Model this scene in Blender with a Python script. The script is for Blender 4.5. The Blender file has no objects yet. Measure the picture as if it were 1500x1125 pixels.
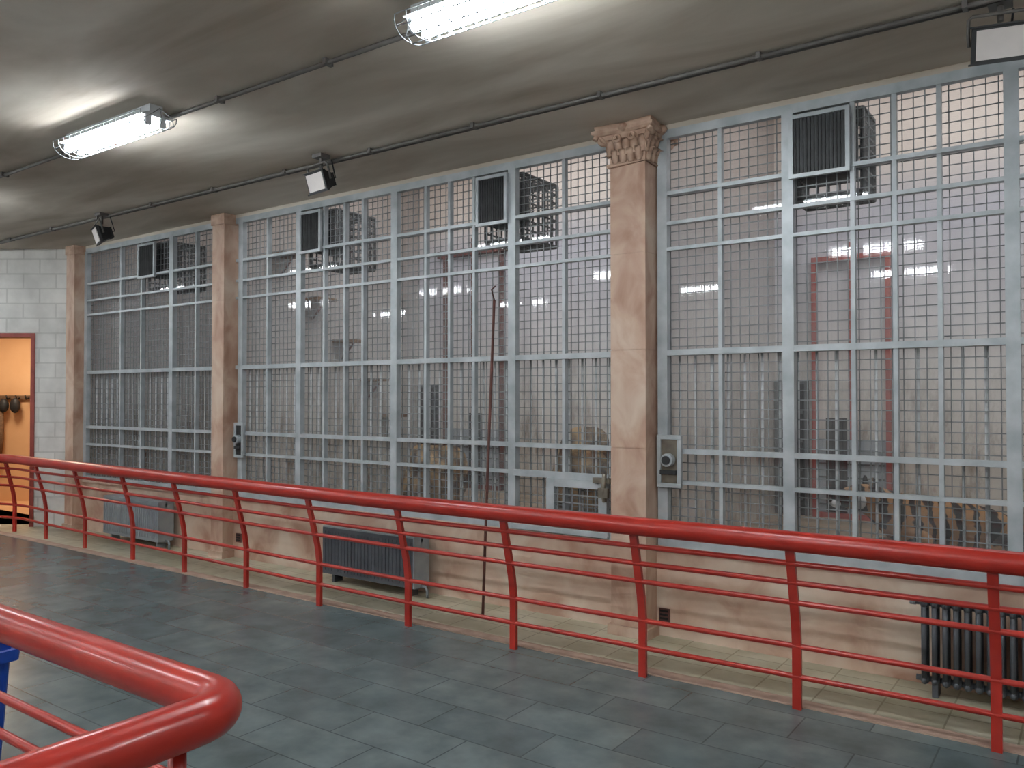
import bpy, bmesh, math, random
from mathutils import Vector, Matrix
random.seed(3)
sc = bpy.context.scene
try:
    sc.view_settings.view_transform = 'Standard'
except Exception:
    pass

# ------------------------------------------------------------------ materials
def lin(c):
    return tuple(((v/255)/12.92 if v/255 <= 0.04045 else ((v/255+0.055)/1.055)**2.4) for v in c) + (1,)

def base(name):
    m = bpy.data.materials.new(name); m.use_nodes = True
    nt = m.node_tree; b = nt.nodes['Principled BSDF']
    return m, nt, b

def noise_mat(name, c1, c2, scale=6, rough=0.6, metal=0.0, bump=0.0, detail=6, lo=0.3, hi=0.7, coat=0, stretch=(1,1,1), mid=None, dist=0):
    m, nt, b = base(name)
    tc = nt.nodes.new('ShaderNodeTexCoord'); mp = nt.nodes.new('ShaderNodeMapping')
    mp.inputs['Scale'].default_value = stretch
    nt.links.new(tc.outputs['Object'], mp.inputs['Vector'])
    n = nt.nodes.new('ShaderNodeTexNoise'); n.inputs['Scale'].default_value = scale; n.inputs['Detail'].default_value = detail
    n.inputs['Distortion'].default_value = dist
    nt.links.new(mp.outputs[0], n.inputs['Vector'])
    r = nt.nodes.new('ShaderNodeValToRGB')
    r.color_ramp.elements[0].position = lo; r.color_ramp.elements[1].position = hi
    r.color_ramp.elements[0].color = lin(c1); r.color_ramp.elements[1].color = lin(c2)
    if mid:
        e = r.color_ramp.elements.new((lo+hi)/2); e.color = lin(mid)
    nt.links.new(n.outputs['Fac'], r.inputs[0]); nt.links.new(r.outputs[0], b.inputs['Base Color'])
    b.inputs['Roughness'].default_value = rough; b.inputs['Metallic'].default_value = metal
    b.inputs['Coat Weight'].default_value = coat
    if bump:
        bp = nt.nodes.new('ShaderNodeBump'); bp.inputs['Strength'].default_value = bump; bp.inputs['Distance'].default_value = 0.02
        nt.links.new(n.outputs['Fac'], bp.inputs['Height']); nt.links.new(bp.outputs[0], b.inputs['Normal'])
    return m

def emis(name, col, s):
    m, nt, b = base(name)
    b.inputs['Base Color'].default_value = (0.9, 0.9, 0.9, 1)
    b.inputs['Emission Color'].default_value = col; b.inputs['Emission Strength'].default_value = s
    return m

def glass_mat():
    m = bpy.data.materials.new('hazed_pane_glass'); m.use_nodes = True
    nt = m.node_tree; nt.nodes.remove(nt.nodes['Principled BSDF']); out = nt.nodes['Material Output']
    tr = nt.nodes.new('ShaderNodeBsdfTransparent'); tr.inputs[0].default_value = (.94,.95,.95,1)
    gl = nt.nodes.new('ShaderNodeBsdfGlossy'); gl.inputs['Roughness'].default_value = .04; gl.inputs[0].default_value = (1,1,1,1)
    df = nt.nodes.new('ShaderNodeBsdfDiffuse'); df.inputs[0].default_value = (.80,.80,.82,1)  # pale diffuse mixed into the glass paints a haze over the cages
    tc = nt.nodes.new('ShaderNodeTexCoord'); n = nt.nodes.new('ShaderNodeTexNoise'); n.inputs['Scale'].default_value = 1.5
    nt.links.new(tc.outputs['Object'], n.inputs['Vector'])
    mr = nt.nodes.new('ShaderNodeMapRange'); mr.inputs['To Min'].default_value = .08; mr.inputs['To Max'].default_value = .2
    nt.links.new(n.outputs['Fac'], mr.inputs[0])
    m1 = nt.nodes.new('ShaderNodeMixShader'); nt.links.new(mr.outputs[0], m1.inputs[0]); nt.links.new(tr.outputs[0], m1.inputs[1]); nt.links.new(df.outputs[0], m1.inputs[2])
    lw = nt.nodes.new('ShaderNodeLayerWeight'); lw.inputs['Blend'].default_value = .38
    mm = nt.nodes.new('ShaderNodeMath'); mm.operation = 'MULTIPLY_ADD'; mm.inputs[1].default_value = .9; mm.inputs[2].default_value = .02
    nt.links.new(lw.outputs['Fresnel'], mm.inputs[0])
    m2 = nt.nodes.new('ShaderNodeMixShader'); nt.links.new(mm.outputs[0], m2.inputs[0]); nt.links.new(m1.outputs[0], m2.inputs[1]); nt.links.new(gl.outputs[0], m2.inputs[2])
    nt.links.new(m2.outputs[0], out.inputs['Surface'])
    return m

def brick_mat(name, c1, c2, mortar, bw, bh, ms, rough, axes='XY', noise_amt=0.5, nscale=2.5, bump=0.15, offset=0.5, dark=(60,60,60), lo=.35, hi=.65):
    m, nt, b = base(name)
    tc = nt.nodes.new('ShaderNodeTexCoord')
    sp = nt.nodes.new('ShaderNodeSeparateXYZ'); cb = nt.nodes.new('ShaderNodeCombineXYZ')
    nt.links.new(tc.outputs['Object'], sp.inputs[0])
    nt.links.new(sp.outputs[axes[0]], cb.inputs['X']); nt.links.new(sp.outputs[axes[1]], cb.inputs['Y'])
    br = nt.nodes.new('ShaderNodeTexBrick'); nt.links.new(cb.outputs[0], br.inputs['Vector'])
    br.inputs['Scale'].default_value = 1; br.inputs['Brick Width'].default_value = bw; br.inputs['Row Height'].default_value = bh
    br.inputs['Mortar Size'].default_value = ms; br.inputs['Color1'].default_value = lin(c1); br.inputs['Color2'].default_value = lin(c2)
    br.inputs['Mortar'].default_value = lin(mortar); br.offset = offset
    n = nt.nodes.new('ShaderNodeTexNoise'); n.inputs['Scale'].default_value = nscale; n.inputs['Detail'].default_value = 5; n.inputs['Roughness'].default_value = .55
    nt.links.new(tc.outputs['Object'], n.inputs['Vector'])
    rp = nt.nodes.new('ShaderNodeValToRGB'); rp.color_ramp.elements[0].position = lo; rp.color_ramp.elements[1].position = hi
    rp.color_ramp.elements[0].color = lin(dark); rp.color_ramp.elements[1].color = (1,1,1,1)
    nt.links.new(n.outputs['Fac'], rp.inputs[0])
    mx = nt.nodes.new('ShaderNodeMix'); mx.data_type = 'RGBA'; mx.blend_type = 'MULTIPLY'; mx.inputs[0].default_value = noise_amt
    nt.links.new(br.outputs['Color'], mx.inputs[6]); nt.links.new(rp.outputs[0], mx.inputs[7])
    nt.links.new(mx.outputs[2], b.inputs['Base Color'])
    b.inputs['Roughness'].default_value = rough
    bp = nt.nodes.new('ShaderNodeBump'); bp.inputs['Strength'].default_value = bump; bp.inputs['Distance'].default_value = .01; bp.invert = True
    nt.links.new(br.outputs['Fac'], bp.inputs['Height']); nt.links.new(bp.outputs[0], b.inputs['Normal'])
    return m

def cagewall_mat(name, stops, stain):
    m, nt, b = base(name)
    tc = nt.nodes.new('ShaderNodeTexCoord'); sp = nt.nodes.new('ShaderNodeSeparateXYZ')
    nt.links.new(tc.outputs['Object'], sp.inputs[0])
    n0 = nt.nodes.new('ShaderNodeTexNoise'); n0.inputs['Scale'].default_value = 1.2
    nt.links.new(tc.outputs['Object'], n0.inputs['Vector'])
    ad = nt.nodes.new('ShaderNodeMath'); ad.operation = 'MULTIPLY_ADD'; ad.inputs[1].default_value = .7
    nt.links.new(n0.outputs['Fac'], ad.inputs[0]); nt.links.new(sp.outputs['Z'], ad.inputs[2])
    mr = nt.nodes.new('ShaderNodeMapRange'); mr.inputs['From Min'].default_value = .85; mr.inputs['From Max'].default_value = 5.05
    nt.links.new(ad.outputs[0], mr.inputs[0])
    rp = nt.nodes.new('ShaderNodeValToRGB'); cr = rp.color_ramp
    cr.elements[0].position = 0; cr.elements[0].color = lin(stops[0][1]); cr.elements[1].position = 1; cr.elements[1].color = lin(stops[-1][1])
    for p, c in stops[1:-1]:
        e = cr.elements.new(p); e.color = lin(c)
    nt.links.new(mr.outputs[0], rp.inputs[0])
    mp = nt.nodes.new('ShaderNodeMapping'); mp.inputs['Scale'].default_value = (2.2, 2.2, .8)
    nt.links.new(tc.outputs['Object'], mp.inputs[0])
    n = nt.nodes.new('ShaderNodeTexNoise'); n.inputs['Scale'].default_value = 1.6; n.inputs['Detail'].default_value = 9; n.inputs['Roughness'].default_value = .7
    nt.links.new(mp.outputs[0], n.inputs['Vector'])
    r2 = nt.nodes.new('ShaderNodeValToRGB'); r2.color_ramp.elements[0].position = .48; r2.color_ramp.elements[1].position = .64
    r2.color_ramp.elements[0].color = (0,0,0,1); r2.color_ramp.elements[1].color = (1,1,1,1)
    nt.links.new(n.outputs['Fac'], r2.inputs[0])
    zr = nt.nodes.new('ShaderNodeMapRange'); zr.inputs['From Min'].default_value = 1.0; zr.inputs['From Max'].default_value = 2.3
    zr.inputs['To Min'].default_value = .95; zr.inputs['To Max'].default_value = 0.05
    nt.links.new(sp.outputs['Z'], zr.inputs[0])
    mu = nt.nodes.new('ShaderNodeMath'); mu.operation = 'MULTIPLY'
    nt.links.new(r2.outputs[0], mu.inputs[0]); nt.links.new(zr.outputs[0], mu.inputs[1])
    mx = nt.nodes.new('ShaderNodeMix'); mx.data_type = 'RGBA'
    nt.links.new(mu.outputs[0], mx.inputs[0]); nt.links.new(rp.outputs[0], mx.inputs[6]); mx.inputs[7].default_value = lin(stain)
    nt.links.new(mx.outputs[2], b.inputs['Base Color']); b.inputs['Roughness'].default_value = .3
    return m

M = {}
M['red'] = noise_mat('red_gloss_paint', (154,32,22), (174,46,34), 5, .3, coat=.15)
M['reddk'] = noise_mat('red_rust_paint', (128,52,44), (156,68,58), 9, .5)
M['rust'] = noise_mat('rusted_steel', (66,48,44), (112,64,56), 9, .7)
M['steel'] = noise_mat('grey_painted_steel', (160,168,172), (192,198,202), 7, .4, .15)
M['wire'] = noise_mat('galvanised_wire', (104,108,110), (138,142,144), 12, .5, .1)
M['barw'] = noise_mat('white_painted_bar', (176,180,182), (206,208,210), 12, .45)
M['dark'] = noise_mat('black_steel', (24,26,28), (46,48,50), 12, .55)
M['hole'] = noise_mat('dark_opening', (14,13,14), (30,28,28), 3, .9)
M['louver'] = noise_mat('dark_grey_louver', (62,66,68), (86,90,92), 8, .5)
M['glass'] = glass_mat()
M['stone'] = noise_mat('travertine_column', (162,124,104), (212,192,174), 4.5, .5, bump=.08, stretch=(1,1,.7), mid=(194,164,144), detail=12, dist=.6, lo=.3, hi=.7)
M['stonewall'] = noise_mat('stone_wall_panel', (168,130,110), (218,200,182), 2.8, .45, bump=.04, detail=12, mid=(202,174,154), lo=.3, hi=.7, dist=.6)
M['capital'] = noise_mat('carved_stone', (170,138,118), (204,176,156), 14, .7, bump=.2)
M['ceil'] = noise_mat('stained_concrete', (172,160,144), (226,219,207), 1.0, .85, detail=10, bump=.05, stretch=(.5,1.6,1), lo=.33, hi=.67, dist=.5)
M['floor'] = brick_mat('slate_tiles', (94,107,109), (112,125,126), (80,89,91), .62, .31, .004, .27, 'XY', .8, 4.0, .05, dark=(178,184,184), lo=.3, hi=.7)
M['strip'] = brick_mat('cream_tiles', (206,200,180), (190,186,164), (160,150,126), .32, .32, .005, .4, 'XY', .5, 3, .1, 0.0, dark=(170,165,130))
M['kerb'] = noise_mat('kerb_stone', (150,124,110), (184,156,140), 9, .6)
M['whitebrick'] = brick_mat('white_painted_brick', (226,224,220), (216,214,210), (200,198,194), .42, .19, .010, .55, 'XZ', .25, 3, .25)
M['plain'] = noise_mat('plaster', (196,190,182), (214,208,200), 3, .8)
M['orange'] = noise_mat('tan_plaster', (216,168,122), (234,192,146), 1.2, .7)
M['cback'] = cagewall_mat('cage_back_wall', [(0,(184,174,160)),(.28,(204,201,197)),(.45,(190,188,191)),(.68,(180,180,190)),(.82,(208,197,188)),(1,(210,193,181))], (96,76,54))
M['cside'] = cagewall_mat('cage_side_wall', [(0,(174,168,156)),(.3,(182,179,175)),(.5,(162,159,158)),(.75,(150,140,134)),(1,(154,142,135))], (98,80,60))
M['cfloor'] = noise_mat('cage_floor', (96,80,62), (150,134,112), 4, .6)
M['radi'] = noise_mat('dark_radiator_paint', (66,70,76), (88,92,98), 6, .4)
M['radil'] = noise_mat('light_radiator_paint', (128,136,142), (156,162,166), 6, .4)
M['conduit'] = noise_mat('conduit_grey', (84,82,80), (112,108,104), 9, .5)
M['lampbody'] = noise_mat('lamp_housing', (190,196,200), (214,218,222), 6, .5)
M['tube'] = emis('fluorescent_tube', (.92, .97, 1, 1), 76)
M['flglass'] = noise_mat('floodlight_glass', (205,198,196), (226,220,216), 4, .25)
M['blue'] = noise_mat('blue_plastic', (20,60,150), (30,76,176), 4, .35)
M['rock'] = noise_mat('mottled_rock', (56,42,28), (156,130,92), 7, .85, bump=.6, lo=.4, hi=.6)
M['wood'] = noise_mat('weathered_wood', (90,66,46), (130,100,74), 6, .8, stretch=(1,6,6))
M['brass'] = noise_mat('lock_metal', (96,90,80), (140,134,122), 9, .4, .6)

# ------------------------------------------------------------------ mesh builder
class MB:
    def __init__(s, name, mats, matrix=None):
        s.name = name; s.bm = bmesh.new(); s.mats = mats; s.M = matrix or Matrix.Identity(4)
    def v(s, p): return s.bm.verts.new(s.M @ Vector(p))
    def f(s, vs, mat=0, smooth=False):
        try:
            fc = s.bm.faces.new(vs); fc.material_index = mat; fc.smooth = smooth
        except ValueError: pass
    def box(s, x0, x1, y0, y1, z0, z1, mat=0):
        v = [s.v(p) for p in ((x0,y0,z0),(x1,y0,z0),(x1,y1,z0),(x0,y1,z0),(x0,y0,z1),(x1,y0,z1),(x1,y1,z1),(x0,y1,z1))]
        for q in ((0,3,2,1),(4,5,6,7),(0,1,5,4),(1,2,6,5),(2,3,7,6),(3,0,4,7)): s.f([v[i] for i in q], mat)
    def loft(s, secs, mat=0, smooth=False, cap=True, closed=True):
        R = [[s.v(p) for p in sec] for sec in secs]; n = len(R[0])
        for a, b in zip(R, R[1:]):
            for i in range(n if closed else n-1):
                s.f([a[i], a[(i+1)%n], b[(i+1)%n], b[i]], mat, smooth)
        if cap and closed:
            s.f(list(reversed(R[0])), mat); s.f(R[-1], mat)
    def sweep(s, pts, r, seg=8, mat=0, loop=False, smooth=True):
        P = [Vector(p) for p in pts]; n = len(P); secs = []
        N = None
        for i in range(n):
            if loop: t = (P[(i+1)%n]-P[i-1]).normalized()
            else: t = (P[min(i+1,n-1)]-P[max(i-1,0)]).normalized()
            if N is None:
                N = t.orthogonal().normalized() if abs(t.z) > .9 else Vector((0,0,1)).cross(t).normalized()
            N = (N - t*N.dot(t)).normalized(); B = t.cross(N)
            rr = r[i] if isinstance(r, (list,tuple)) else r
            secs.append([P[i]+(N*math.cos(a)+B*math.sin(a))*rr for a in [2*math.pi*k/seg for k in range(seg)]])
        if loop: secs.append(secs[0])
        s.loft(secs, mat, smooth, cap=not loop)
    def ball(s, c, r, mat=0, seg=12, rings=8):
        rx, ry, rz = (r,r,r) if not isinstance(r,(tuple,list)) else r
        secs = []
        for j in range(rings+1):
            a = math.pi*(j/rings); a = min(max(a, .05), math.pi-.05)
            secs.append([(c[0]+rx*math.sin(a)*math.cos(2*math.pi*k/seg), c[1]+ry*math.sin(a)*math.sin(2*math.pi*k/seg), c[2]-rz*math.cos(a)) for k in range(seg)])
        s.loft(secs, mat, True)
    def done(s, origin=True, bevel=0, parent=None):
        bmesh.ops.recalc_face_normals(s.bm, faces=s.bm.faces)
        me = bpy.data.meshes.new(s.name); s.bm.to_mesh(me); s.bm.free()
        for m in s.mats: me.materials.append(M[m] if isinstance(m, str) else m)
        ob = bpy.data.objects.new(s.name, me); bpy.context.collection.objects.link(ob)
        if origin:
            xs = [v.co for v in me.vertices]
            mn = Vector([min(c[i] for c in xs) for i in range(3)]); mx = Vector([max(c[i] for c in xs) for i in range(3)])
            o = (mn+mx)/2; o.z = mn.z
            me.transform(Matrix.Translation(-o)); ob.location = o
        if bevel:
            md = ob.modifiers.new('bevel', 'BEVEL'); md.width = bevel; md.segments = 2
        if parent: ob.parent = parent
        return ob

H = 3.55       # corridor ceiling
WY = 5.25      # cage wall plane
# ------------------------------------------------------------------ room shell
b = MB('floor', ['floor']); b.box(-16.5, 3, -3, 4.46, -.1, 0); b.done(False)
b = MB('floor_strip', ['strip']); b.box(-16.5, 3, 4.56, 5.45, -.1, .0); b.done(False)
b = MB('trim_1', ['kerb']); b.box(-16.5, 3, 4.46, 4.56, -.1, .008); b.done(False)
b = MB('ceiling', ['ceil']); b.box(-16.5, 3, -3, 5.25, H, H+.15); b.done(False)
b = MB('wall_back', ['plain']); b.box(-16.5, 3, -3.15, -3, 0, H); b.done(False)
b = MB('wall_right', ['plain']); b.box(3, 3.15, -3.15, 5.4, 0, H); b.done(False)
b = MB('wall_left', ['plain']); b.box(-16.65, -16.5, -3.15, 5.4, 0, H); b.done(False)
b = MB('wall_front', ['stonewall', 'ceil'])
b.box(-10.67, 3, WY, WY+.14, 0, .60)
b.box(-10.67, 3, WY, WY+.14, 3.5, 4.8, 1)
b.done(False)
b = MB('trim_2', ['stone']); b.box(-10.6, 3, WY-.02, WY+.16, .595, .62); b.done(False)

# far oblique white brick wall with a door
yaw = math.radians(35.54)
FM = Matrix.Translation((-10.67, 5.25, 0)) @ Matrix.Rotation(math.radians(215.54), 4, 'Z')
def place(ob): ob.matrix_world = FM
b = MB('wall_far', ['whitebrick'])
b.box(0, .47, -.2, 0, 0, H); b.box(.47, 1.45, -.2, 0, 2.47, H); b.box(1.45, 7.2, -.2, 0, 0, H)
place(b.done(False))
b = MB('door_1', ['reddk', 'wood'])
b.box(.47, .52, -.22, .015, 0, 2.47); b.box(1.4, 1.45, -.22, .015, 0, 2.47); b.box(.52, 1.4, -.22, .015, 2.42, 2.47)
b.box(.53, .57, -.95, -.23, .01, 2.2, 1)
place(b.done(False))
b = MB('wall_side_room', ['orange'])
b.box(.1, .2, -2.6, -.2, 0, 2.9); b.box(4.0, 4.1, -2.6, -.2, 0, 2.9); b.box(.1, 4.1, -2.7, -2.6, 0, 2.9); b.box(.1, 4.1, -2.7, -.2, 2.9, 3.0); b.box(.1,4.1,-2.7,-.2,-.1,0)
place(b.done(False))
b = MB('coat_rack', ['wood', 'dark'])
b.box(1.95, 2.9, -2.59, -2.55, 1.62, 1.68)
for x in (2.05, 2.2, 2.35, 2.55, 2.75):
    b.sweep([(x,-2.55,1.64),(x,-2.48,1.62),(x,-2.45,1.68)], .012, 6, 1)
b.ball((2.22,-2.47,1.52), (.08,.06,.12), 1); b.ball((2.4,-2.47,1.52), (.08,.06,.11), 1)
b.sweep([(2.45,-2.48,1.45),(2.44,-2.48,1.0),(2.46,-2.46,.7)], .04, 8, 0)
place(b.done(False))
li = bpy.data.lights.new('side_room_lamp', 'AREA'); li.energy = 40; li.size = .6; li.color = (1, .84, .64)
lo = bpy.data.objects.new('side_room_lamp', li); bpy.context.collection.objects.link(lo); lo.matrix_world = FM @ Matrix.Translation((2.0, -1.4, 2.85))

# ------------------------------------------------------------------ cage interiors
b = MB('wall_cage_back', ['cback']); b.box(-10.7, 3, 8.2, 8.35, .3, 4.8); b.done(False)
for x in (-10.55, -7.44, -2.68, 2.08):
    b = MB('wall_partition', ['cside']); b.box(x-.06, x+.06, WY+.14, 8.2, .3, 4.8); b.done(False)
b = MB('floor_cage', ['cfloor']); b.box(-10.7, 3, WY+.14, 8.2, .3, .5); b.done(False)
b = MB('ceiling_cage', ['plain']); b.box(-10.7, 3, WY, 8.35, 4.8, 4.9); b.done(False)
for x, e in ((-9.0, 28), (-5.06, 88), (-.3, 88)):
    li = bpy.data.lights.new('cage_skylight', 'AREA'); li.shape = 'RECTANGLE'; li.size = 3.6 if x > -8 else 2.2; li.size_y = 1.4
    li.energy = e; li.color = (.98, .98, 1)
    lo = bpy.data.objects.new('cage_skylight', li); bpy.context.collection.objects.link(lo); lo.location = (x, 6.7, 4.75)

# ------------------------------------------------------------------ cage fronts
def cage_front(xs, thick, x0, x1):
    b = MB('cage_front', ['steel', 'wire', 'barw', 'glass'])
    yf = WY+.02
    for x in xs:
        w = .036 if x in thick else .013
        b.box(x-w, x+w, yf-.025 if x in thick else yf-.015, yf+.03, .625, 3.48)
    for z, w in ((3.485,.03),(3.07,.013),(2.86,.012),(2.68,.012),(1.96,.02),(1.28,.017),(1.065,.013),(.645,.028)):
        b.box(x0, x1, yf-.022, yf+.028, z-w, z+w)
    ym = yf+.045
    n = int((x1-x0)/.062)
    for i in range(n+1):
        x = x0+(x1-x0)*i/n; b.box(x-.003, x+.003, ym-.003, ym+.003, .63, 3.46, 1)
    for i in range(46):
        z = .64+i*.062; b.box(x0, x1, ym+.003, ym+.009, z-.003, z+.003, 1)
    n = int((x1-x0)/.115)
    for i in range(1, n):
        x = x0+(x1-x0)*i/n
        b.sweep([(x, ym+.028, .63), (x, ym+.028, 1.97)], .0095, 6, 2)
    b.box(x0, x1, ym+.014, ym+.042, 1.95, 1.985, 2); b.box(x0, x1, ym+.014, ym+.042, 1.26, 1.29, 2)
    yg = ym+.05
    b.f([b.v(p) for p in ((x0,yg,.62),(x1,yg,.62),(x1,yg,3.5),(x0,yg,3.5))], 3)
    return b.done(False)
cage_front([-10.33,-9.53,-9.08,-8.455,-8.0,-7.64], {-10.33,-8.455}, -10.34, -7.58)
cage_front([-7.197,-6.778,-6.292,-5.942,-5.664,-5.424,-5.025,-4.666,-4.402,-4.141,-3.751,-3.276,-2.86], {-6.292,-5.025,-3.751,-7.197}, -7.28, -2.81)
cage_front([-2.461,-2.045,-1.594,-1.204,-.968,-.73,-.372,.1,.6,1.1,1.5,1.9], {-2.461,-1.594,-.372,1.1}, -2.49, 1.93)

def vent(x0, x1, dep, z0=3.03, z1=3.43):
    b = MB('vent_window', ['steel', 'louver', 'dark'])
    y = WY-.005
    t = .025
    b.box(x0, x0+t, y-.03, y, z0, z1); b.box(x1-t, x1, y-.03, y, z0, z1); b.box(x0+t, x1-t, y-.03, y, z0, z0+t); b.box(x0+t, x1-t, y-.03, y, z1-t, z1)
    n = 14
    for i in range(n):
        xa = x0+t+(x1-x0-2*t)*(i+.5)/n
        b.box(xa-.006, xa+.006, y-.02, y-.012, z0+t, z1-t, 2)
    b.box(x0+t, x1-t, y-.011, y-.002, z0+t, z1-t, 1)
    b.box(x0+.03, x1-.03, y+.125, y+.34, z0+.03, z1-.03, 2)
    ya, yb, xa, xb, za, zb = y+.135, y+dep, x0-.02, x1+.04, z0-.1, z1+.02
    def w(p, q, r=.009): b.sweep([p, q], r, 5, 2)
    for X in (xa, xb):
        for Z in (za, zb): w((X,ya,Z),(X,yb,Z), .016)
        for Y in (ya, yb): w((X,Y,za),(X,Y,zb), .016)
        for k in range(1,7): Z = za+(zb-za)*k/7; w((X,ya,Z),(X,yb,Z))
        for k in range(1,7): Y = ya+(yb-ya)*k/7; w((X,Y,za),(X,Y,zb))
    for Z in (za, zb):
        for Y in (ya, yb): w((xa,Y,Z),(xb,Y,Z), .016)
        for k in range(1,7): Y = ya+(yb-ya)*k/7; w((xa,Y,Z),(xb,Y,Z))
        for k in range(1,6): X = xa+(xb-xa)*k/6; w((X,ya,Z),(X,yb,Z))
    for k in range(1,7): Z = za+(zb-za)*k/7; w((xa,yb,Z),(xb,yb,Z))
    for k in range(1,6): X = xa+(xb-xa)*k/6; w((X,yb,za),(X,yb,zb))
    b.done()
vent(-1.575, -1.21, .45); vent(-4.09, -3.78, .65); vent(-6.25, -5.95, .65); vent(-9.1, -8.75, .6)

def lock(x0, x1):
    b = MB('door_lock', ['steel', 'brass', 'dark'])
    y = WY-.01; z0, z1 = 1.03, 1.39; t = .03
    b.box(x0, x1, y-.03, y, z1-t, z1); b.box(x0, x1, y-.03, y, z0, z0+t); b.box(x1-t, x1, y-.03, y, z0+t, z1-t); b.box(x0, x0+t, y-.03, y, z0+t, z1-t)
    b.box(x0+t, x1-t, y-.02, y-.005, z0+t, z1-t, 1 if x0 > -5 else 2)
    xc = (x0+x1)/2; b.sweep([(xc, y-.01, 1.22), (xc, y-.07, 1.22)], .045, 14, 0); b.sweep([(xc,y-.07,1.22),(xc,y-.085,1.22)], .03, 14, 2)
    b.box(x0+t, x1-t, y-.05, y-.02, 1.12, 1.15, 2)
    b.done(bevel=.003)
lock(-2.49, -2.31); lock(-7.25, -7.1)

b = MB('feeding_hatch', ['steel', 'brass', 'hole', 'wire'])
y = WY-.008
b.box(-3.72, -2.88, y-.02, y, 1.04, 1.09)
b.box(-3.40, -3.33, y-.04, y, .72, 1.04); b.box(-2.95, -2.88, y-.04, y, .72, 1.04); b.box(-3.33, -2.95, y-.04, y, .98, 1.04); b.box(-3.33, -2.95, y-.04, y, .70, .76)
for i in range(6): b.box(-3.31+i*.065, -3.30+i*.065, y-.03, y-.02, .76, .98, 3)
for i in range(3): b.box(-3.33, -2.95, y-.03, y-.02, .80+i*.06, .81+i*.06, 3)
b.box(-2.98, -2.84, y-.07, y-.04, 1.03, 1.07, 1); b.sweep([(-2.88,y-.07,1.1),(-2.88,y-.09,.98),(-2.88,y-.07,.9)], .018, 8, 1)
b.box(-2.92,-2.84,y-.1,y-.07,.93,1.0,1)
b.box(-3.72, -2.88, y-.03, y, .63, .67)
b.done(bevel=.002)

b = MB('window_pole', ['rust']); b.sweep([(-3.74, 4.86, .012), (-3.80, 5.0, 1.1), (-3.88, 5.19, 2.42)], .011, 8); b.sweep([(-3.88,5.19,2.42),(-3.885,5.16,2.5),(-3.87,5.19,2.53)], .006, 6); b.done()

# ------------------------------------------------------------------ stone columns
def column(x, h=.135, cap=True):
    b = MB('stone_column', ['stone', 'capital']); yc = 5.22
    top = 3.27 if cap else H-.002
    zz = [0, .62, 1.3, 1.98, 2.65, top]
    for a, c in zip(zz, zz[1:]):
        b.box(x-h, x+h, yc-h, yc+h, a+.002, c-.002)
        b.box(x-h+.004, x+h-.004, yc-h+.004, yc+h-.004, c-.003, c+.003 if c < top else c)
    b.box(x-h-.02, x+h+.02, yc-h-.02, yc+h+.02, 0, .07)
    if not cap:
        b.box(x-h-.012, x+h+.012, yc-h-.012, yc+h+.012, 3.44, H-.002, 1)
        b.done(); return
    def sq(hh, z, conc=0):
        pts = []
        for k in range(24):
            a = 2*math.pi*k/24+math.pi/4
            c, s = math.cos(a), math.sin(a); m = max(abs(c), abs(s)); q = hh/m
            mid = 1-abs(abs(c)-abs(s))
            q *= (1-conc*(1-mid))
            pts.append((x+c*q, yc+s*q, z))
        return pts
    b.sweep([(x-h-.01,yc-h-.01,3.275),(x+h+.01,yc-h-.01,3.275),(x+h+.01,yc+h+.01,3.275),(x-h-.01,yc+h+.01,3.275)], .016, 8, 1, loop=True)
    b.loft([sq(.132,3.26), sq(.14,3.34), sq(.158,3.42), sq(.19,3.48)], 1)
    b.loft([sq(.215,3.48,.12), sq(.235,3.495,.12), sq(.235,3.515,.12), sq(.215,3.52,.12), sq(.22,3.549,.12)], 1)
    for row, (z, hgt) in enumerate(((3.285,.11),(3.34,.13))):
        off = (.135,.142)[row]
        for side in range(4):
            R = Matrix.Translation((x,yc,0)) @ Matrix.Rotation(side*math.pi/2, 4, 'Z')
            xs = (-.09,-.03,.03,.09) if row == 0 else (-.125,-.06,0,.06,.125)
            for lx in xs:
                secs = []
                for t in range(7):
                    u = t/6; w = .036*math.sin(math.pi*(.18+.72*u)); d = off+.012+.05*u**3; zz2 = z+hgt*(u if u < .85 else .85-(u-.85)*.6)
                    secs.append([R @ Vector((lx-w, -d+.006, zz2)), R @ Vector((lx, -d-.008, zz2)), R @ Vector((lx+w, -d+.006, zz2)), R @ Vector((lx, -d+.025, zz2))])
                b.loft(secs, 1, True)
    for sx in (-1, 1):
        for sy in (-1, 1):
            pts = []; rad = []
            for t in range(22):
                a = t/21*3.2*math.pi; rr = .045*(1-t/26)
                ux = .19+math.cos(a)*rr-.02; zc = 3.455+math.sin(a)*rr
                pts.append((x+sx*ux, yc+sy*ux, zc)); rad.append(.02*(1-t/40))
            b.sweep(pts, rad, 7, 1)
            b.sweep([(x+sx*.12,yc+sy*.12,3.38),(x+sx*.15,yc+sy*.15,3.43),(x+sx*.2,yc+sy*.2,3.49)], [.012,.018,.018], 7, 1)
    for side in range(4):
        R = Matrix.Translation((x,yc,0)) @ Matrix.Rotation(side*math.pi/2, 4, 'Z')
        p = R @ Vector((0,-.2,3.515)); b.ball(tuple(p), (.035,.035,.03), 1, 10, 6)
        for s in (-1,1):
            pts = [R @ Vector((s*(.055+.028*math.cos(a)*(1-a/14)), -.182, 3.45+.028*math.sin(a)*(1-a/14))) for a in [k*.45 for k in range(18)]]
            b.sweep(pts, .011, 6, 1)
    b.done()
column(-10.46, .1, False); column(-7.40, .1, False); column(-2.645); column(2.08)

for x, z in ((-2.45, .10), (-7.2, .16)):
    b = MB('wall_vent', ['rust', 'hole']); b.box(x-.04, x+.04, WY-.012, WY-.001, z, z+.09)
    for i in range(3): b.box(x-.03, x+.03, WY-.016, WY-.011, z+.015+i*.026, z+.028+i*.026, 1)
    b.done()

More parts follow.
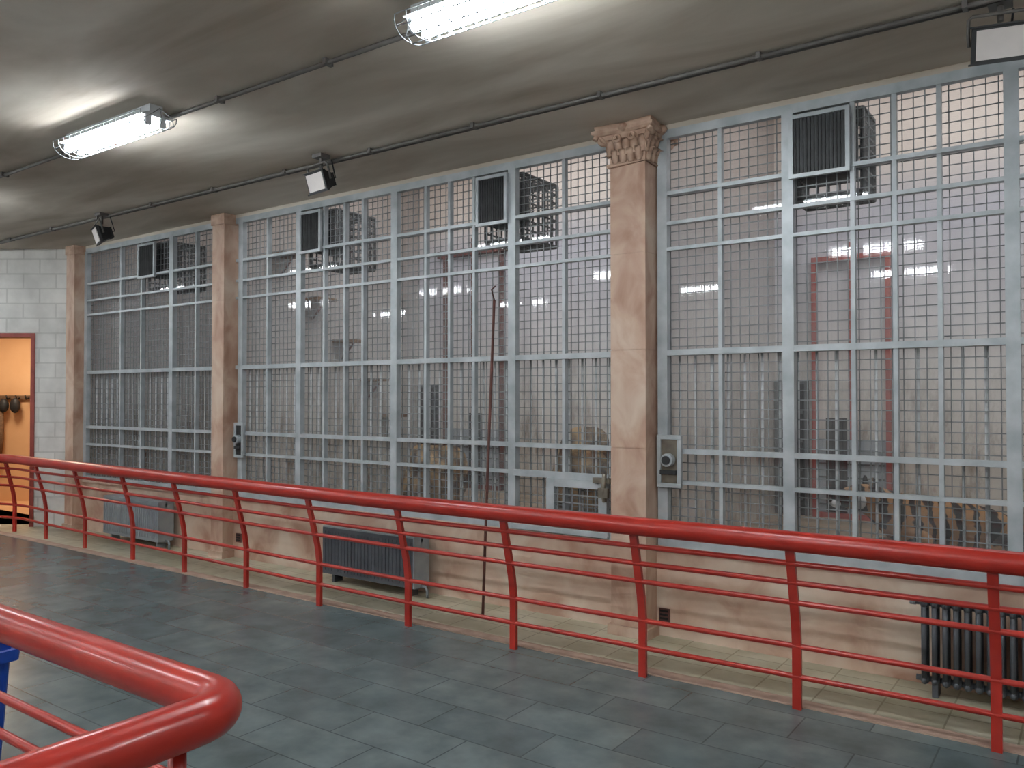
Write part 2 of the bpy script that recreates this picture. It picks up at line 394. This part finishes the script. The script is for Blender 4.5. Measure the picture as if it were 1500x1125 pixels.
# ------------------------------------------------------------------ railings
posts = [(2.45,4.42),(1.5,4.42),(.56,4.43),(-.395,4.44),(-1.308,4.43),(-2.2,4.41),(-3.13,4.40),(-4.06,4.395),(-5.03,4.415),(-6.01,4.455),(-7.0,4.50),(-7.97,4.545),(-9.03,4.60),(-10.0,4.64),(-10.84,4.66),(-11.6,4.35),(-12.4,3.79)]
def catmull(P, n=6):
    P = [Vector(p) for p in P]; out = []
    for i in range(len(P)-1):
        p0 = P[max(i-1,0)]; p1 = P[i]; p2 = P[i+1]; p3 = P[min(i+2,len(P)-1)]
        for k in range(n):
            t = k/n; out.append(.5*((2*p1)+(-p0+p2)*t+(2*p0-5*p1+4*p2-p3)*t*t+(-p0+3*p1-3*p2+p3)*t**3))
    out.append(P[-1]); return out
def offs(z):
    if z < .40: return 0
    return .13*((z-.40)/.5)
def railing(name, pl, zbars, side=1, n=6):
    b = MB(name, ['red'])
    cl = catmull([(p[0],p[1],0) for p in pl], n)
    def nrm(i):
        t = (cl[min(i+1,len(cl)-1)]-cl[max(i-1,0)]).normalized(); return Vector((-t.y, t.x, 0))*side, t
    def line(z): return [c + nrm(i)[0]*offs(z) + Vector((0,0,z)) for i, c in enumerate(cl)]
    b.sweep(line(.905), .054, 20)
    for z in zbars: b.sweep(line(z), .0155, 8)
    for k in range(len(pl)):
        i = k*n; N, t = nrm(i); c = cl[i]; secs = []
        for z in (0,.2,.34,.38,.42,.48,.6,.75,.88):
            o = offs(z) + (.006 if .37 < z < .43 else 0)
            p = c+N*o+Vector((0,0,z)); w = t*.023; d = N*.013
            secs.append([p-w-d, p+w-d, p+w+d, p-w+d])
        b.loft(secs)
    return b.done()
railing('guard_railing', posts, (.785,.68,.57,.33,.17), side=1)

b = MB('guard_railing', ['red'])
def cornerpath(z, o):
    X, Y, r = -1.69-o, 1.23-o, .11
    pts = [(-8.6, Y, z), (-5, Y, z), (-3, Y, z), (X-r-.02, Y, z)]
    for k in range(0, 11):
        a = math.pi/2*(1-k/10); pts.append((X-r+r*math.cos(a), Y-r+r*math.sin(a), z))
    pts += [(X, Y-r-.02, z), (X, .3, z), (X, -1.5, z)]
    return pts
b.sweep(cornerpath(.905, 0), .055, 28)
for z in (.665, .545, .33, .17): b.sweep(cornerpath(z, 0), .0155, 10)
for p in [(-1.735,1.10,0), (-4.5,1.23,0), (-5.4,1.23,0), (-6.5,1.23,0), (-7.6,1.23,0), (-1.69,.1,0), (-1.69,-.9,0)]:
    b.sweep([(p[0],p[1],0),(p[0],p[1],.87)], .021, 12); b.sweep([(p[0],p[1],0),(p[0],p[1],.008)], .05, 14)
b.done()

# ------------------------------------------------------------------ radiators
def radiator(x0, x1, yc, z0, z1, mat, plate=False):
    b = MB('radiator', [mat, 'radil', 'dark'])
    n = int((x1-x0)/.052)
    for i in range(n):
        x = x0+(x1-x0)*(i+.5)/n
        for dy in (-.045, 0, .045):
            b.sweep([(x,yc+dy,z0+.03),(x,yc+dy,z1-.03)], .0145, 8)
        for z in (z0+.025, z1-.025):
            b.ball((x, yc, z), (.024,.07,.03), 0, 10, 6)
    for z in (z0+.025, z1-.025): b.sweep([(x0-.02,yc,z),(x1+.02,yc,z)], .016, 10)
    for x in (x0+.08, x1-.08): b.box(x-.015, x+.015, yc-.05, yc+.05, 0, z0+.02)
    b.sweep([(x1+.02,yc,z0+.025),(x1+.06,yc,z0+.025),(x1+.08,yc,z0),(x1+.08,yc,.0)], .012, 8, 1)
    b.sweep([(x0-.02,yc,z1-.025),(x0-.05,yc,z1-.025)], .02, 8, 1)
    if plate:
        b.box(x0-.01, x1+.01, yc-.095, yc-.08, z0+.02, z1, 0)
        for i in range(int(n*1.3)):
            x = x0+(x1-x0)*(i+.5)/int(n*1.3); b.box(x-.006, x+.006, yc-.1, yc-.095, z0+.05, z1-.03, 0)
        b.box(x1+.01, x1+.02, yc-.095, yc+.09, z0+.02, z1, 1); b.box(x0-.01, x1+.02, yc-.095, yc+.09, z1, z1+.012, 1)
    b.done()
radiator(-.82, .45, 5.08, .06, .53, 'radi')
radiator(-5.65, -4.58, 5.1, .06, .49, 'radi', True)
radiator(-9.4, -8.3, 5.1, .06, .5, 'radil', True)

# ------------------------------------------------------------------ ceiling conduits + lamps
for yy in (3.12, 4.45):
    b = MB('ceiling_conduit', ['conduit']); b.sweep([(-16,yy,H-.02),(2.9,yy,H-.02)], .014, 8)
    if yy > 4: b.sweep([(-16,yy+.05,H-.015),(2.9,yy+.05,H-.015)], .010, 8)
    for i in range(18): x = -15.5+i; b.box(x-.012, x+.012, yy-.03, yy+.03, H-.036, H)
    b.done()

def tubelamp(xc, yc):
    b = MB('fluorescent_lamp', ['lampbody', 'tube', 'wire']); L = .54
    b.box(xc-L, xc+L, yc-.045, yc+.045, H-.05, H-.001)
    b.loft([[(xc+s*L, yc-.105, H-.078), (xc+s*L, yc+.105, H-.078), (xc+s*L, yc+.05, H-.05), (xc+s*L, yc-.05, H-.05)] for s in (-1,1)], 0)
    for dy in (-.05, .05):
        b.sweep([(xc-L+.03,yc+dy,H-.112),(xc+L-.03,yc+dy,H-.112)], .022, 12, 1)
        for s in (-1,1): b.box(xc+s*(L-.015)-.012, xc+s*(L-.015)+.012, yc+dy-.02, yc+dy+.02, H-.135, H-.078, 0)
    k = 15
    for i in range(k+1):
        x = xc-L-.03+(2*L+.06)*i/k
        pts = [(x+.012*math.sin(a*2), yc+.125*math.cos(a), H-.065-.1*math.sin(a)) for a in [math.pi*j/10 for j in range(11)]]
        b.sweep(pts, .003, 5, 2)
    for a in (0, .55, 1.1, math.pi/2, math.pi-1.1, math.pi-.55, math.pi):
        b.sweep([(xc-L-.03, yc+.125*math.cos(a), H-.065-.1*math.sin(a)), (xc+L+.03, yc+.125*math.cos(a), H-.065-.1*math.sin(a))], .003, 5, 2)
    for s in (-1,1):
        for a in (.55, 1.57, 2.6):
            b.sweep([(xc+s*(L+.03), yc+.125*math.cos(a), H-.065-.1*math.sin(a)), (xc+s*(L+.07), yc+.08*math.cos(a), H-.06-.05*math.sin(a)), (xc+s*(L+.04), yc, H-.03)], .003, 5, 2)
    b.done()
for yc in (2.965, .2, -2.1):  # rows after the first are unseen lamps added to brighten the hall
    for xc in (1.2, -2.15, -5.5, -8.9, -12.3): tubelamp(xc, yc)

# ------------------------------------------------------------------ floodlights
def flood(x, y, z, rz, sc_=1.0):
    Mx = Matrix.Translation((x,y,z)) @ Matrix.Rotation(rz, 4, 'Z') @ Matrix.Rotation(math.radians(18), 4, 'X') @ Matrix.Scale(sc_, 4)
    b = MB('floodlight', ['dark', 'flglass', 'conduit'], Mx)
    def rect(w, h, yy): return [(-w,yy,-h),(w,yy,-h),(w,yy,h),(-w,yy,h)]
    b.loft([rect(.145,.095,-.06), rect(.145,.095,-.03), rect(.13,.085,-.02), rect(.085,.055,.08), rect(.06,.05,.1)])
    b.loft([rect(.125,.077,-.066), rect(.125,.077,-.058)], 1)
    for i in range(5): b.box(-.07+i*.032, -.062+i*.032, .02, .11, -.06, .06)
    b.box(-.16,.16,-.07,-.06,.09,.1); b.box(-.16,.16,-.07,-.06,-.1,-.09)
    b.sweep([(-.15,0,0),(-.158,0,.06),(-.158,0,.14),(-.14,0,.155),(.14,0,.155),(.158,0,.14),(.158,0,.06),(.15,0,0)], .01, 6, 2)
    b.M = Matrix.Identity(4)
    b.sweep([(x, y, z+.12*sc_), (x, y, H-.02)], .014, 8, 2); b.box(x-.05, x+.05, y-.05, y+.05, H-.03, H-.001, 2)
    b.sweep([(x,y,z+.02),(x+.03,y+.12,z+.05),(x+.05,y+.06,H-.03)], .006, 6, 0)
    b.done()
flood(-.36, 4.52, 3.34, math.radians(14), .88)
flood(-4.93, 4.33, 3.34, math.radians(-8), .85)
flood(-8.35, 4.4, 3.33, math.radians(-20), .9)

# ------------------------------------------------------------------ blue bin
b = MB('waste_bin', ['blue'])
cx, cy = -4.05, 1.52
def rs(w, d, z):
    pts = []
    for sx, sy, a0 in ((1,1,0),(-1,1,90),(-1,-1,180),(1,-1,270)):
        for a in (0,30,60,90):
            t = math.radians(a0+a); pts.append((cx+sx*(w-.03)+.03*math.cos(t), cy+sy*(d-.03)+.03*math.sin(t), z))
    return pts
def rs2(w, d, z):
    pts = []
    for sx, sy, a0 in ((1,1,0),(-1,1,90),(-1,-1,180),(1,-1,270)):
        for a in (0,30,60,90):
            t = math.radians(a0+a); pts.append((cx+sx*(w-.03)+.03*math.cos(t), cy+sy*(d-.03)+.03*math.sin(t), z))
    return pts
b.loft([rs2(.14,.12,0), rs2(.17,.145,.5), rs2(.195,.17,.5), rs2(.2,.175,.55), rs2(.175,.15,.55), rs2(.165,.14,.48), rs2(.13,.11,.03)], 0)
b.done()

# ------------------------------------------------------------------ interior furniture
def guillotine(x0, x1, ztop, zbot, mat, beam=.05, ext=0.0, slit=None):
    b = MB('guillotine_door', [mat, 'hole', 'louver', 'radil'])
    y1 = 8.198; y0 = 8.13
    b.box(x0-ext, x1+ext, y0, y1, ztop-beam, ztop)
    b.box(x0, x0+.04, y0, y1, zbot, ztop-beam); b.box(x1-.04, x1, y0, y1, zbot, ztop-beam)
    b.box(x0+.04, x1-.04, y0+.03, y1-.02, zbot+.05, zbot+.75, 3)
    for i in range(5): b.box(x0+.06, x1-.06, y0+.02, y0+.03, zbot+.12+i*.13, zbot+.135+i*.13, 2)
    b.box(x0, x1, y0+.01, y1, zbot, zbot+.05)
    b.box((x0+x1)/2-.01, (x0+x1)/2+.01, y0+.01, y0+.03, zbot+.75, ztop+.12)
    if slit: b.box(slit[0], slit[1], y0+.015, y0+.028, zbot+.06, zbot+.95, 1)
    b.done()
guillotine(-2.246, -1.543, 3.0, .5, 'reddk', slit=(-2.12,-1.93))
guillotine(-6.91, -5.98, 3.55, .5, 'rust', .09, .1, slit=(-6.5,-6.3))
guillotine(-9.6, -8.9, 2.6, .5, 'reddk')
def dark_door(x0, x1, z1):
    b = MB('keeper_door', ['hole', 'louver'])
    b.box(x0, x1, 8.17, 8.199, .5, z1); b.box(x0-.03, x0, 8.14, 8.199, .5, z1+.03, 1); b.box(x1, x1+.03, 8.14, 8.199, .5, z1+.03, 1); b.box(x0, x1, 8.14, 8.199, z1, z1+.03, 1)
    for i in range(4): b.box(x0+.02, x1-.02, 8.15, 8.17, .65+i*.28, .68+i*.28, 1)
    b.done()
dark_door(-2.58, -2.32, 1.78); dark_door(-7.33, -7.06, 1.78)

b = MB('climbing_shelf', ['wood', 'rust'])
for i, (yy, z) in enumerate(((5.9, 3.2), (6.35, 2.75), (6.8, 2.3), (7.25, 1.85), (7.6, 1.4))):
    b.box(-7.38, -7.12, yy-.14, yy+.14, z, z+.035)
    b.sweep([(-7.375, yy, z-.2), (-7.15, yy, z)], .012, 6, 1)
b.done()

def boulder(x, y, z, rx, ry, rz, seed, name='boulder'):
    bm = bmesh.new(); bmesh.ops.create_icosphere(bm, subdivisions=4, radius=1)
    rnd = random.Random(seed); ph = [Vector((rnd.uniform(-3,3),rnd.uniform(-3,3),rnd.uniform(-3,3))) for _ in range(7)]
    for v in bm.verts:
        c = v.co.copy(); d = 1+sum(.06*math.sin(c.dot(p)*1.6+i) for i, p in enumerate(ph))
        v.co = Vector((c.x*rx*d, c.y*ry*d, max(c.z*d, -.75)*rz+.75*rz))
    me = bpy.data.meshes.new(name); bm.to_mesh(me); bm.free(); me.materials.append(M['rock'])
    ob = bpy.data.objects.new(name, me); bpy.context.collection.objects.link(ob); ob.location = (x, y, z)
boulder(-4.32, 7.3, .5, .32, .24, .46, 1); boulder(-6.0, 6.9, .5, .4, .3, .36, 5)

# ------------------------------------------------------------------ tiger (lying)
def tiger_mat():
    m, nt, b_ = base('tiger_fur')
    tc = nt.nodes.new('ShaderNodeTexCoord')
    w = nt.nodes.new('ShaderNodeTexWave'); w.inputs['Scale'].default_value = 2.6; w.inputs['Distortion'].default_value = 7; w.inputs['Detail'].default_value = 3; w.inputs['Detail Scale'].default_value = 1.8
    nt.links.new(tc.outputs['Object'], w.inputs['Vector'])
    r = nt.nodes.new('ShaderNodeValToRGB'); r.color_ramp.elements[0].position = .34; r.color_ramp.elements[1].position = .5
    r.color_ramp.elements[0].color = lin((22,17,14)); r.color_ramp.elements[1].color = lin((146,110,72))
    nt.links.new(w.outputs['Fac'], r.inputs[0])
    sp = nt.nodes.new('ShaderNodeSeparateXYZ'); nt.links.new(tc.outputs['Object'], sp.inputs[0])
    mr = nt.nodes.new('ShaderNodeMapRange'); mr.inputs['From Min'].default_value = .04; mr.inputs['From Max'].default_value = .16; mr.inputs['To Min'].default_value = .45; mr.inputs['To Max'].default_value = 0
    nt.links.new(sp.outputs['Z'], mr.inputs[0])
    mx = nt.nodes.new('ShaderNodeMix'); mx.data_type = 'RGBA'; mx.inputs[7].default_value = lin((170,154,128))
    nt.links.new(mr.outputs[0], mx.inputs[0]); nt.links.new(r.outputs[0], mx.inputs[6]); nt.links.new(mx.outputs[2], b_.inputs['Base Color'])
    b_.inputs['Roughness'].default_value = .9
    return m
TM = tiger_mat()
def tiger(loc, rz, s):
    root = bpy.data.objects.new('tiger', None); bpy.context.collection.objects.link(root)
    V = [((0,0,.24),.2),((.28,0,.25),.195),((.58,0,.27),.21),((.85,0,.3),.2),((1.02,0,.4),.15),((1.16,0,.48),.13),((1.28,0,.47),.1),((1.37,0,.44),.06),
         ((.02,.2,.18),.13),((.3,.27,.11),.085),((.02,.31,.055),.05),((.28,.34,.045),.05),
         ((.02,-.2,.18),.13),((.3,-.27,.11),.085),((.02,-.31,.055),.05),((.28,-.34,.045),.05),
         ((.82,.17,.2),.11),((.7,.22,.09),.07),((1.0,.2,.06),.055),((1.2,.18,.05),.06),
         ((.82,-.17,.2),.11),((.7,-.22,.09),.07),((1.0,-.2,.06),.055),((1.2,-.18,.05),.06),
         ((-.2,.05,.12),.05),((-.36,.2,.04),.035),((-.3,.42,.035),.033),((-.1,.52,.035),.03)]
    E = [(0,1),(1,2),(2,3),(3,4),(4,5),(5,6),(6,7),(0,8),(8,9),(9,10),(10,11),(0,12),(12,13),(13,14),(14,15),(3,16),(16,17),(17,18),(18,19),(3,20),(20,21),(21,22),(22,23),(0,24),(24,25),(25,26),(26,27)]
    me = bpy.data.meshes.new('body'); me.from_pydata([v[0] for v in V], E, []); me.materials.append(TM)
    ob = bpy.data.objects.new('body', me); bpy.context.collection.objects.link(ob); ob.parent = root
    sk = ob.modifiers.new('skin', 'SKIN'); sk.use_smooth_shade = True
    for i, sv in enumerate(me.skin_vertices[0].data): sv.radius = (V[i][1], V[i][1]); sv.use_root = (i == 0)
    sb = ob.modifiers.new('sub', 'SUBSURF'); sb.levels = 2; sb.render_levels = 2
    h = MB('head_details', [TM, 'dark', 'barw'])
    for sy in (-1, 1):
        h.loft([[(1.12,sy*.075-.035,.56),(1.15,sy*.075,.56),(1.12,sy*.075+.035,.56),(1.09,sy*.075,.56)], [(1.12,sy*.09-.03,.61),(1.14,sy*.09,.61),(1.12,sy*.09+.03,.61),(1.1,sy*.09,.61)], [(1.12,sy*.095-.012,.64),(1.13,sy*.095,.64),(1.12,sy*.095+.012,.64),(1.11,sy*.095,.64)]], 0, True)
        h.ball((1.29, sy*.055, .525), .016, 1, 8, 6)
        h.ball((1.385, sy*.025, .42), (.04,.035,.03), 2, 10, 6)
        h.ball((1.22, sy*.1, .45), (.05,.04,.06), 2, 10, 6)
        for fy in (-.03,-.01,.01,.03):
            h.ball((1.26, sy*.18+fy, .035), (.03,.013,.025), 0, 8, 6)
    h.ball((1.425, 0, .45), (.02,.028,.018), 1, 8, 6); h.box(1.40,1.43,-.03,.03,.395,.4,1)
    ho = h.done(False); ho.parent = root
    root.location = loc; root.rotation_euler = (0,0,rz); root.scale = (s,s,s)
tiger((-.48, 6.85, .5), math.radians(210), .9)

# ------------------------------------------------------------------ world + camera
w = bpy.data.worlds.new('world'); sc.world = w; w.use_nodes = True
w.node_tree.nodes['Background'].inputs[0].default_value = (.6,.7,.8,1); w.node_tree.nodes['Background'].inputs[1].default_value = .3
cd = bpy.data.cameras.new('camera'); co = bpy.data.objects.new('camera', cd); bpy.context.collection.objects.link(co)
cd.sensor_width = 36; cd.lens = 28.8; cd.clip_start = .05
co.location = (0, 0, 1.65); co.rotation_euler = (math.radians(90.93), 0, yaw)
sc.camera = co
